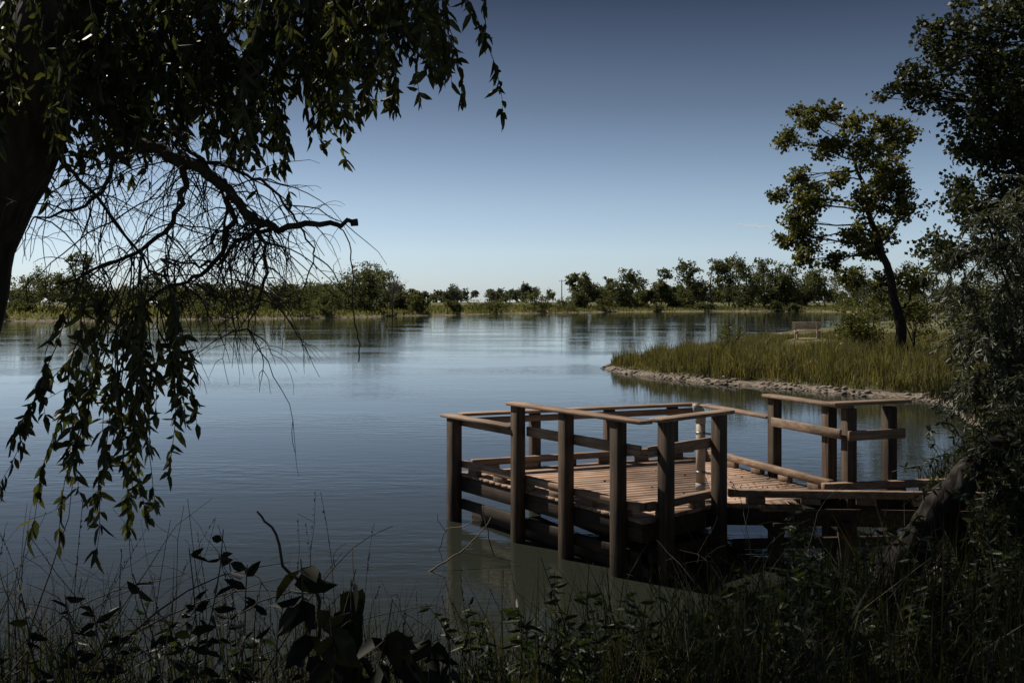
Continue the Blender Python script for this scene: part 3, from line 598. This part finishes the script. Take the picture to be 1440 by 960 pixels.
# thin bare twigs in front of the ramp
bt2=MB()
for x,y in((2.3,8.6),(2.7,8.9),(3.0,9.0),(1.6,8.0),(2.0,8.3),(-.2,6.6),(.5,7.2)):
    z=float(gh(x,y))
    for k in range(3):
        st=strand((x+R.randn()*.1,y,z),[R.randn()*.5,R.randn()*.2,1],R.uniform(.9,1.7)*(1 if x>1.9 else .7),12,.05,.12);tube(bt2,st,np.linspace(.005,.0015,len(st)),4,False)
        for _ in range(5):
            s2=strand(st[R.randint(4,12)],R.randn(3)+[0,0,.3],R.uniform(.1,.4),5,.03,.2);tube(bt2,s2,.0016,3,False)
bt2.build('bare_twig_bush',M_twig)
def weed(name,x,y,h,nst,ls,lw,mat=M_weed,spread=.3,per=16,lo=.3,dz=(-.5,.6)):
    e=empty(name);s_=MB();l_=MB();z=float(gh(x,y))
    for k in range(nst):
        st=strand((x+R.randn()*.05,y+R.randn()*.05,z),R.randn(3)*[spread,spread,0]+[0,0,1],h*R.uniform(.82,1.05),10,.02,.06)
        tube(s_,st,np.linspace(.006,.002,len(st)),5,False)
        for i in range(per):
            t=R.uniform(lo,1)*9.9;a=int(t);P=st[a]+(st[a+1]-st[a])*(t-a);an=i*2.4+R.rand()
            leaves(l_,[P],[[math.cos(an),math.sin(an),R.uniform(*dz)]],ls*R.uniform(.6,1.2),lw*R.uniform(.8,1.2),True)
    s_.build('stems',M_twig,e);l_.build('leaves',mat,e)
M_dw=leafmat('broad_leaf',(.008,.009,.006),(.012,.014,.009),(.02,.021,.012),.1,.6,.1)
for x,y,h,n in((-.56,3.1,1.34,3),(-.50,3.0,1.26,3),(-.42,3.1,1.30,3),(-.20,3.2,1.05,2),(-.12,3.1,1.02,2)): weed('broadleaf_weed',x,y,h,n,.115,.065,M_dw,.05,22,.5,(-2.4,-.1))
for x,y,h,n in((-1.15,3.6,1.3,4),(-.98,3.5,1.2,4),(-1.8,4.0,1.2,4),(-2.2,4.2,1.1,4),(-1.45,3.8,1.1,4),(-.85,3.9,1.1,3)): weed('sapling',x,y,h,n,.08,.034,M_dw,.2,18)
for x,y,h,n in((.1,5.0,1.15,6),(.35,5.3,1.2,6),(.0,5.6,1.05,5),(.6,5.2,1.0,6),(1.0,5.4,.95,6),(2.2,7.2,1.2,6),(2.9,6.5,1.0,5),(1.6,6.0,1.0,6),(-.3,5.2,.9,5),(3.2,6.2,1.1,6),(2.5,5.6,.9,6),(3.5,7,1.2,6),(1.4,5.0,.9,6),(2.0,5.3,.9,6),(2.7,7.4,1.0,5),(-1.5,5.4,.9,5),(-2.2,5.4,1.0,5)): weed('willow_sapling',x,y,h,n,.085,.03,M_weed,.28,30)
ds=MB()
tube(ds,smoothpts([(-.66,3.25,.9),(-.64,3.22,1.7),(-.62,3.2,1.98),(-.63,3.2,2.1),(-.72,3.2,2.16),(-.76,3.2,2.28),(-.82,3.2,2.36)],4,.004),np.linspace(.009,.0035,25),6)
tube(ds,smoothpts([(-.63,3.2,2.1),(-.75,3.25,2.08),(-.9,3.3,2.0)],4,.003),.003,5);ds.build('dead_branch',M_twig)
ds=MB();tube(ds,smoothpts([(-1.0,11.2,-.05),(-.75,11.3,.1),(-.45,11.5,.28),(-.25,11.7,.5)],4,.006),np.linspace(.012,.005,13),5)
tube(ds,smoothpts([(-.9,12.2,.0),(-.8,12.2,.25),(-.6,12.1,.3),(-.45,12.0,.42)],4,.006),.006,5);tube(ds,smoothpts([(-.8,12.2,.22),(-.9,12.2,.35),(-.92,12.2,.45)],4,.004),.004,5)
tube(ds,smoothpts([(-.2,11.9,-.05),(-.3,11.9,.3),(-.35,11.9,.6)],4,.01),.008,5);ds.build('driftwood_branch',M_dry)
# small thin cloud: one long flat wisp
cl=MB();xs=np.linspace(-1,1,40);cp=np.stack([1105+xs*105,4500+xs*60,H+346-xs*3+1.2*np.sin(xs*5)],1)
rad=(1-np.abs(xs)**1.6)**.8*1.0+.02
sd_=14;aa=np.arange(sd_)/sd_*6.283
v=(cp[:,None,:]+np.stack([0*aa[None,:]*rad[:,None],np.cos(aa)[None,:]*rad[:,None]*22,np.sin(aa)[None,:]*rad[:,None]*5.5*(1+.35*np.sin(xs*9+1))[:,None]],-1)).reshape(-1,3)
q=[[i*sd_+j,i*sd_+(j+1)%sd_,(i+1)*sd_+(j+1)%sd_,(i+1)*sd_+j] for i in range(39) for j in range(sd_)];cl.add(v,q)
m,nt,out=newmat('cloud_vapour');df=N(nt,'ShaderNodeBsdfTranslucent');df.inputs[0].default_value=(.95,.95,.95,1);d2=N(nt,'ShaderNodeBsdfDiffuse');d2.inputs[0].default_value=(.9,.9,.9,1);tr=N(nt,'ShaderNodeBsdfTransparent')
a1=N(nt,'ShaderNodeMixShader');nt.links.new(df.outputs[0],a1.inputs[1]);nt.links.new(d2.outputs[0],a1.inputs[2]);a2=N(nt,'ShaderNodeMixShader');a2.inputs[0].default_value=.22;nt.links.new(tr.outputs[0],a2.inputs[1]);nt.links.new(a1.outputs[0],a2.inputs[2]);nt.links.new(a2.outputs[0],out.inputs[0])
cl.build('cloud',m,smooth=True)
# ---------------------------------------------------------------- light
az,el=math.radians(-54),math.radians(50)
s=Vector((math.sin(az)*math.cos(el),math.cos(az)*math.cos(el),math.sin(el)))
L=bpy.data.lights.new('sun','SUN');L.energy=5.0;L.angle=math.radians(.5);L.color=(1,.92,.81)
lo=bpy.data.objects.new('sun',L);lo.rotation_euler=s.to_track_quat('Z','Y').to_euler();scene.collection.objects.link(lo)
W=bpy.data.worlds.new('World');scene.world=W;W.use_nodes=True;nt=W.node_tree;nt.nodes.clear()
out=N(nt,'ShaderNodeOutputWorld');bg=N(nt,'ShaderNodeBackground');sk=N(nt,'ShaderNodeTexSky',sky_type='NISHITA');sk.sun_disc=False
sk.sun_elevation=el;sk.sun_rotation=az%(2*math.pi);sk.altitude=1500
tc=N(nt,'ShaderNodeTexCoord');sz=N(nt,'ShaderNodeSeparateXYZ');nt.links.new(tc.outputs['Generated'],sz.inputs[0])
rp=ramp(nt,sz.outputs[2],[(0,(.64,.74,.98)),(.05,(.82,.85,.97)),(.10,(.78,.765,.80)),(.19,(.47,.445,.45)),(.3,(.17,.16,.175))])
mu=N(nt,'ShaderNodeMix',data_type='RGBA',blend_type='MULTIPLY');mu.inputs[0].default_value=1;nt.links.new(sk.outputs[0],mu.inputs[6]);nt.links.new(rp,mu.inputs[7])
nt.links.new(mu.outputs[2],bg.inputs[0]);bg.inputs[1].default_value=.11;nt.links.new(bg.outputs[0],out.inputs[0])
# ---------------------------------------------------------------- camera
cd=bpy.data.cameras.new('camera');cd.lens=35;cd.sensor_width=36;cd.shift_y=-55/1440;cd.clip_start=.05;cd.clip_end=9000
co=bpy.data.objects.new('camera',cd);co.location=(0,0,H);co.rotation_euler=(math.pi/2,0,0);scene.collection.objects.link(co);scene.camera=co
scene.view_settings.view_transform='Standard';scene.view_settings.look='None';scene.view_settings.exposure=0
